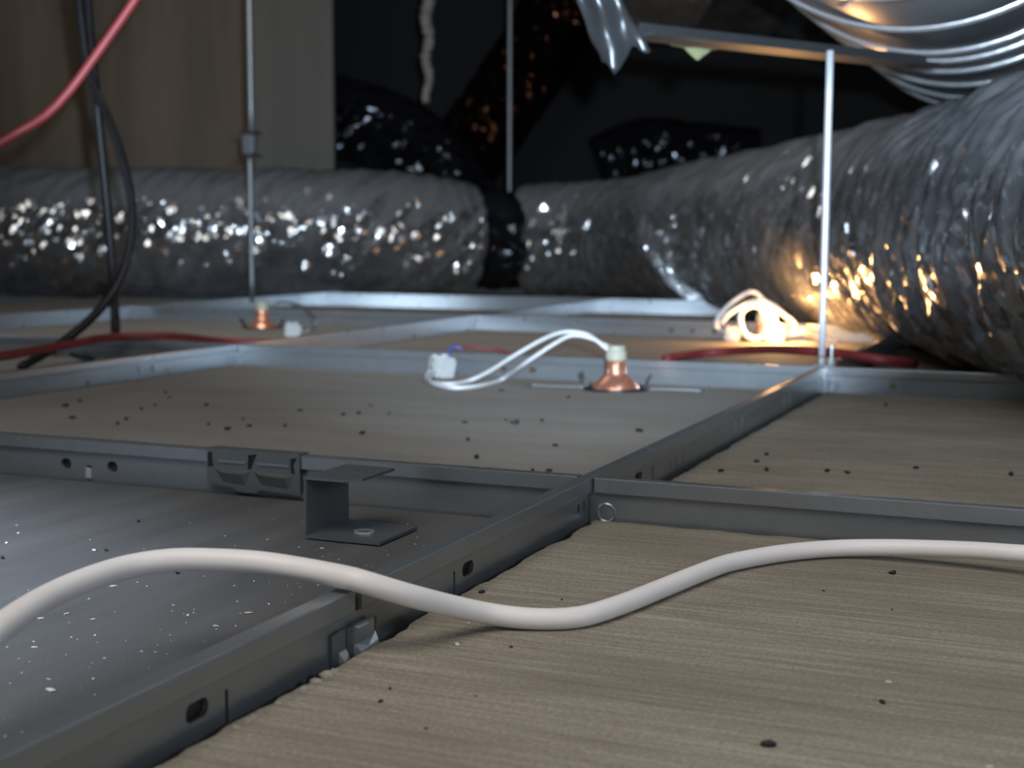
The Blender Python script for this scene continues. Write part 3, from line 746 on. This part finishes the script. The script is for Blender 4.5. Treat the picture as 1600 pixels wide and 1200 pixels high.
base = PX(394, 472, HT)
t = thing('hanger_rod', 'thin grey hanger rod at the left with a spring clip halfway', 'hanger rod', tuple(base))
mid = PD(396, 225, (base-CPOS).dot(FWD)); top = Vector((base.x, base.y, 0.98))
rod('rod', base, Vector((base.x, base.y, mid.z)), 0.0042, 'galvanised_dark', t)
rod('upper_rod', Vector((base.x+.004, base.y, mid.z-.02)), Vector((base.x+.004, base.y, 0.98)), 0.0055, 'galvanised_dark', t)
bm = bmesh.new(); box(bm, (base.x-0.010, base.y-0.010, mid.z-0.020), (base.x+0.012, base.y+0.010, mid.z+0.016), 0.004); finish('spring_clip', bm, 'galvanised_dark', t)
bm = bmesh.new(); box(bm, (base.x-0.016, base.y-0.012, mid.z+0.014), (base.x+0.018, base.y+0.012, mid.z+0.018), 0.001); finish('clip_lip', bm, 'dark_metal', t)
bm = bmesh.new(); box(bm, (base.x-0.016, base.y-0.012, mid.z-0.024), (base.x+0.018, base.y+0.012, mid.z-0.020), 0.001); finish('clip_lip', bm, 'dark_metal', t)

b0 = CZ(-0.008, 3.40, 0.0)
t = thing('hanger_rod', 'dim hanger rod dropping between the two foil ducts', 'hanger rod', (b0.x, b0.y, 0.02))
rod('rod', Vector((b0.x, b0.y, 0.02)), Vector((b0.x, b0.y, 0.98)), 0.006, 'galvanised_dark', t)

# ------------------------------------------------------------------ cables in the background
def cable(name, label, pts, r, mat, step=0.01):
    bm = bmesh.new(); q = spline(pts, step); tube(bm, q, r, 12)
    return tag(finish(name, bm, mat, None, tuple(q[-1]), True), label, 'cable')
cable('black_cable', 'straight black cable dropping to the tile at the left', [PD(135, -60, 1.50), PD(138, 20, 1.50), PD(148, 130, 1.50), PD(157, 220, 1.51), PD(167, 320, 1.52), PD(175, 420, 1.53), PD(180, 500, 1.54), PX(181, 553, 0.0215)], 0.0052, 'black_rubber')
cable('black_cable', 'curved black cable bulging out and trailing down to the left', [PD(118, -60, 1.46), PD(128, 40, 1.46), PD(142, 125, 1.46), PD(165, 175, 1.45), PD(190, 245, 1.44), PD(206, 320, 1.43), PD(202, 390, 1.42), PD(183, 445, 1.41), PD(145, 495, 1.40), PD(90, 540, 1.385), PX(32, 574, 0.021)], 0.0046, 'black_rubber')
cable('red_cable', 'red cable swooping across the top left corner', [PX(-900, 640, 0.0425), PD(-620, 545, 1.0), PD(-350, 410, 0.97), PD(-90, 275, 0.98), PD(-10, 230, 0.99), PD(35, 203, 1.0), PD(72, 180, 1.0), PD(110, 140, 1.0), PD(160, 72, 1.0), PD(205, 8, 1.0), PD(250, -60, 1.0)], 0.0034, 'red_plastic')
cable('red_cable', 'red cable lying on the far left tile behind the black cables', [PX(-700, 600, 0.0430), PX(-380, 592, 0.0430), PX(-200, 582, 0.0430), PX(-60, 566, 0.0430), PX(0, 557, 0.0430), PX(60, 547, 0.0430), PX(105, 539, 0.0428), PX(150, 530, 0.0428), PX(190, 526, 0.0425), PX(250, 525, 0.0422), PX(300, 528, 0.034), PX(345, 533, 0.024), PX(420, 535, 0.0207), PX(480, 534, 0.0207)], 0.0042, 'red_plastic')
cable('black_cable', 'short black cable end on the far left tile', [PX(60, 553, 0.0205), PX(95, 549, 0.0205), PX(125, 555, 0.0205), PX(145, 564, 0.0205)], 0.0035, 'black_rubber')
cable('red_cable', 'red cable along the tile behind the right grid crossing', [PX(1040, 560, 0.0215), PX(1090, 553, 0.0215), PX(1140, 549, 0.025), PX(1200, 546, 0.034), PX(1255, 548, 0.0425), PX(1310, 552, 0.0430), PX(1370, 561, 0.0420), PX(1430, 569, 0.036)], 0.0046, 'red_plastic')

# ------------------------------------------------------------------ droppings and flecks
drop_mesh = []
for s_ in range(5):
    bm = bmesh.new(); blob(bm, (0, 0, 0), 1.0, (1.0, 0.48, 0.45), s_*1.7, 2)
    for v in bm.verts: v.co.y += 0.12*v.co.x*v.co.x
    me = bpy.data.meshes.new('dropping'); bm.to_mesh(me); bm.free()
    for p in me.polygons: p.use_smooth = True
    me.materials.append(MATS['dropping']); drop_mesh.append(me)
fleck_mesh = []
for s_ in range(3):
    bm = bmesh.new(); blob(bm, (0, 0, 0), 1.0, (1.0, 0.40, 0.18), s_*2.3+5, 1)
    me = bpy.data.meshes.new('plaster_fleck'); bm.to_mesh(me); bm.free()
    me.materials.append(MATS['plaster_fleck']); fleck_mesh.append(me)
def scatter(name, meshes, spots, z, size, label, cat, group, rot=None):
    for i, s in enumerate(spots):
        x, y = s[0], s[1]; k = s[2] if len(s) > 2 else 1.0
        p = PX(x, y, z)
        o = bpy.data.objects.new(name, meshes[i % len(meshes)]); COL.objects.link(o)
        sz = size*k*random.uniform(0.85, 1.15)
        o.scale = (sz, sz, sz); o.rotation_euler = (0, 0, random.uniform(0, 6.28) if rot is None else rot)
        o.location = (p.x, p.y, z + sz*(0.40 if 'drop' in name else 0.14))
        tag(o, label, cat, group)
def Z(lst, ox, oy, s): return [(ox+a[0]/s, oy+a[1]/s, *(a[2:])) for a in lst]
mid_d = Z([(305, 105, 1.3), (335, 160), (545, 188), (585, 165), (655, 118), (720, 100, .8), (765, 42), (785, 65, .8), (955, 100), (965, 190, .8), (1055, 213), (1125, 165, .7), (1155, 198), (1320, 197), (1390, 127), (1590, 145), (370, 80, .8)], 0, 600, 2.963) + \
    Z([(108, 145), (180, 140), (235, 103, .8), (320, 140, .8), (195, 232), (670, 182), (685, 262), (725, 345, 1.2), (905, 185, 1.3), (1028, 173), (1090, 288), (1150, 65), (840, 35), (985, 405, .8), (1060, 405, .8), (1480, 222, 1.3), (860, 170, .6)], 500, 600, 2.963)
scatter('dropping', drop_mesh, mid_d, TZ_MID, 0.0024, 'small dark pellet scattered on the middle tile with the copper lamp', 'pellet', 'dark pellets on the middle tile')
scatter('dropping', drop_mesh, Z([(335, 473), (527, 403), (485, 433, .8), (527, 468), (780, 473), (863, 480), (1150, 460), (1545, 488, 1.4), (1025, 198, 1.3)], 1000, 560, 2.667), TZ_R, 0.0023, 'small dark pellet on the right tile behind the bright tee', 'pellet', 'dark pellets on the right tile')
scatter('dropping', drop_mesh, Z([(640, 638), (492, 773), (10, 808), (820, 878)], 0, 600, 2.963), TZ_GREY, 0.0014, 'small black pellet on the smooth dark grey tile', 'pellet', 'black pellets on the grey tile')
near = Z([(765, 330, .5), (1050, 408, .4)], 1000, 800, 2.667) + Z([(750, 375, .9), (1120, 408, .5), (885, 628, .6), (325, 820, .5), (720, 853, .4), (490, 1005, .4), (280, 880, .6)], 500, 800, 2.963)
scatter('dropping', drop_mesh, near, TZ_NEAR, 0.0014, 'tiny dark speck on the nearest brown tile', 'pellet', 'dark specks on the nearest tile')
scatter('dropping', drop_mesh[0:1], [(1395, 897)], TZ_NEAR, 0.0017, 'black pellet just below the white cable at the right', 'pellet', None, YAW+0.3)
scatter('dropping', drop_mesh[1:2], [(1379, 1099)], TZ_NEAR, 0.0013, 'rounded olive-black pellet on the near tile at lower right', 'pellet', None, YAW+1.9)
scatter('dropping', drop_mesh[2:3], [(1201, 1167)], TZ_NEAR, 0.0020, 'long black pellet lowest in the picture', 'pellet', None, YAW)
fl = Z([(30, 737, 1.3), (85, 692), (435, 772, 1.3), (525, 938, 1.1), (185, 1088, 1.1), (310, 1065), (1040, 497, 1.5), (1490, 762), (1152, 1062, 1.3), (1000, 1122, .9), (430, 1090, .6), (1085, 935, .6), (1245, 1020, .7), (440, 1165, .8)], 0, 600, 2.963) + \
    Z([(235, 828, 1.3), (160, 628, .8), (432, 773, .7), (870, 480, .9), (225, 775, .6)], 0, 800, 2.963)
scatter('plaster_fleck', fleck_mesh, fl, TZ_GREY, 0.0016, 'tiny white fleck lying on the smooth dark grey tile', 'fleck', 'white flecks on the grey tile')
fl2 = Z([(1035, 710), (1457, 1063, 1.2), (400, 162, .8), (2, 2, .5)][:3], 1000, 800, 2.667) + Z([(635, 615, 1.5), (690, 515, .9), (500, 300, .4)][:2], 500, 800, 2.963)
scatter('plaster_fleck', fleck_mesh, fl2, TZ_NEAR, 0.0011, 'tiny pale fleck lying on the nearest brown tile', 'fleck', 'pale flecks on the nearest tile')
# uncountable dust on the grey tile
bm = bmesh.new()
for i in range(420):
    x = -0.01-abs(random.gauss(0, 0.09)); y = random.uniform(-0.5, -0.03)
    if x < -0.59: continue
    r = random.uniform(0.00012, 0.00035)
    a = random.uniform(0, 6.28); c_, s_ = math.cos(a), math.sin(a); e = random.uniform(1, 2.5)
    vs_ = [bm.verts.new((x+r*(c_*u*e-s_*v), y+r*(s_*u*e+c_*v), TZ_GREY+h)) for u, v, h in ((1, 0, .0), (0, 1, .0), (-1, 0, .0), (0, -1, .0), (0, 0, r*.8))]
    for k in range(4): bm.faces.new((vs_[k], vs_[(k+1) % 4], vs_[4]))
    bm.faces.new(vs_[:4])
tag(finish('dust', bm, 'plaster_fleck', None, (-0.1, -0.2, TZ_GREY)), 'fine pale dust sprinkled over the smooth dark grey tile', 'dust', None, 'stuff')
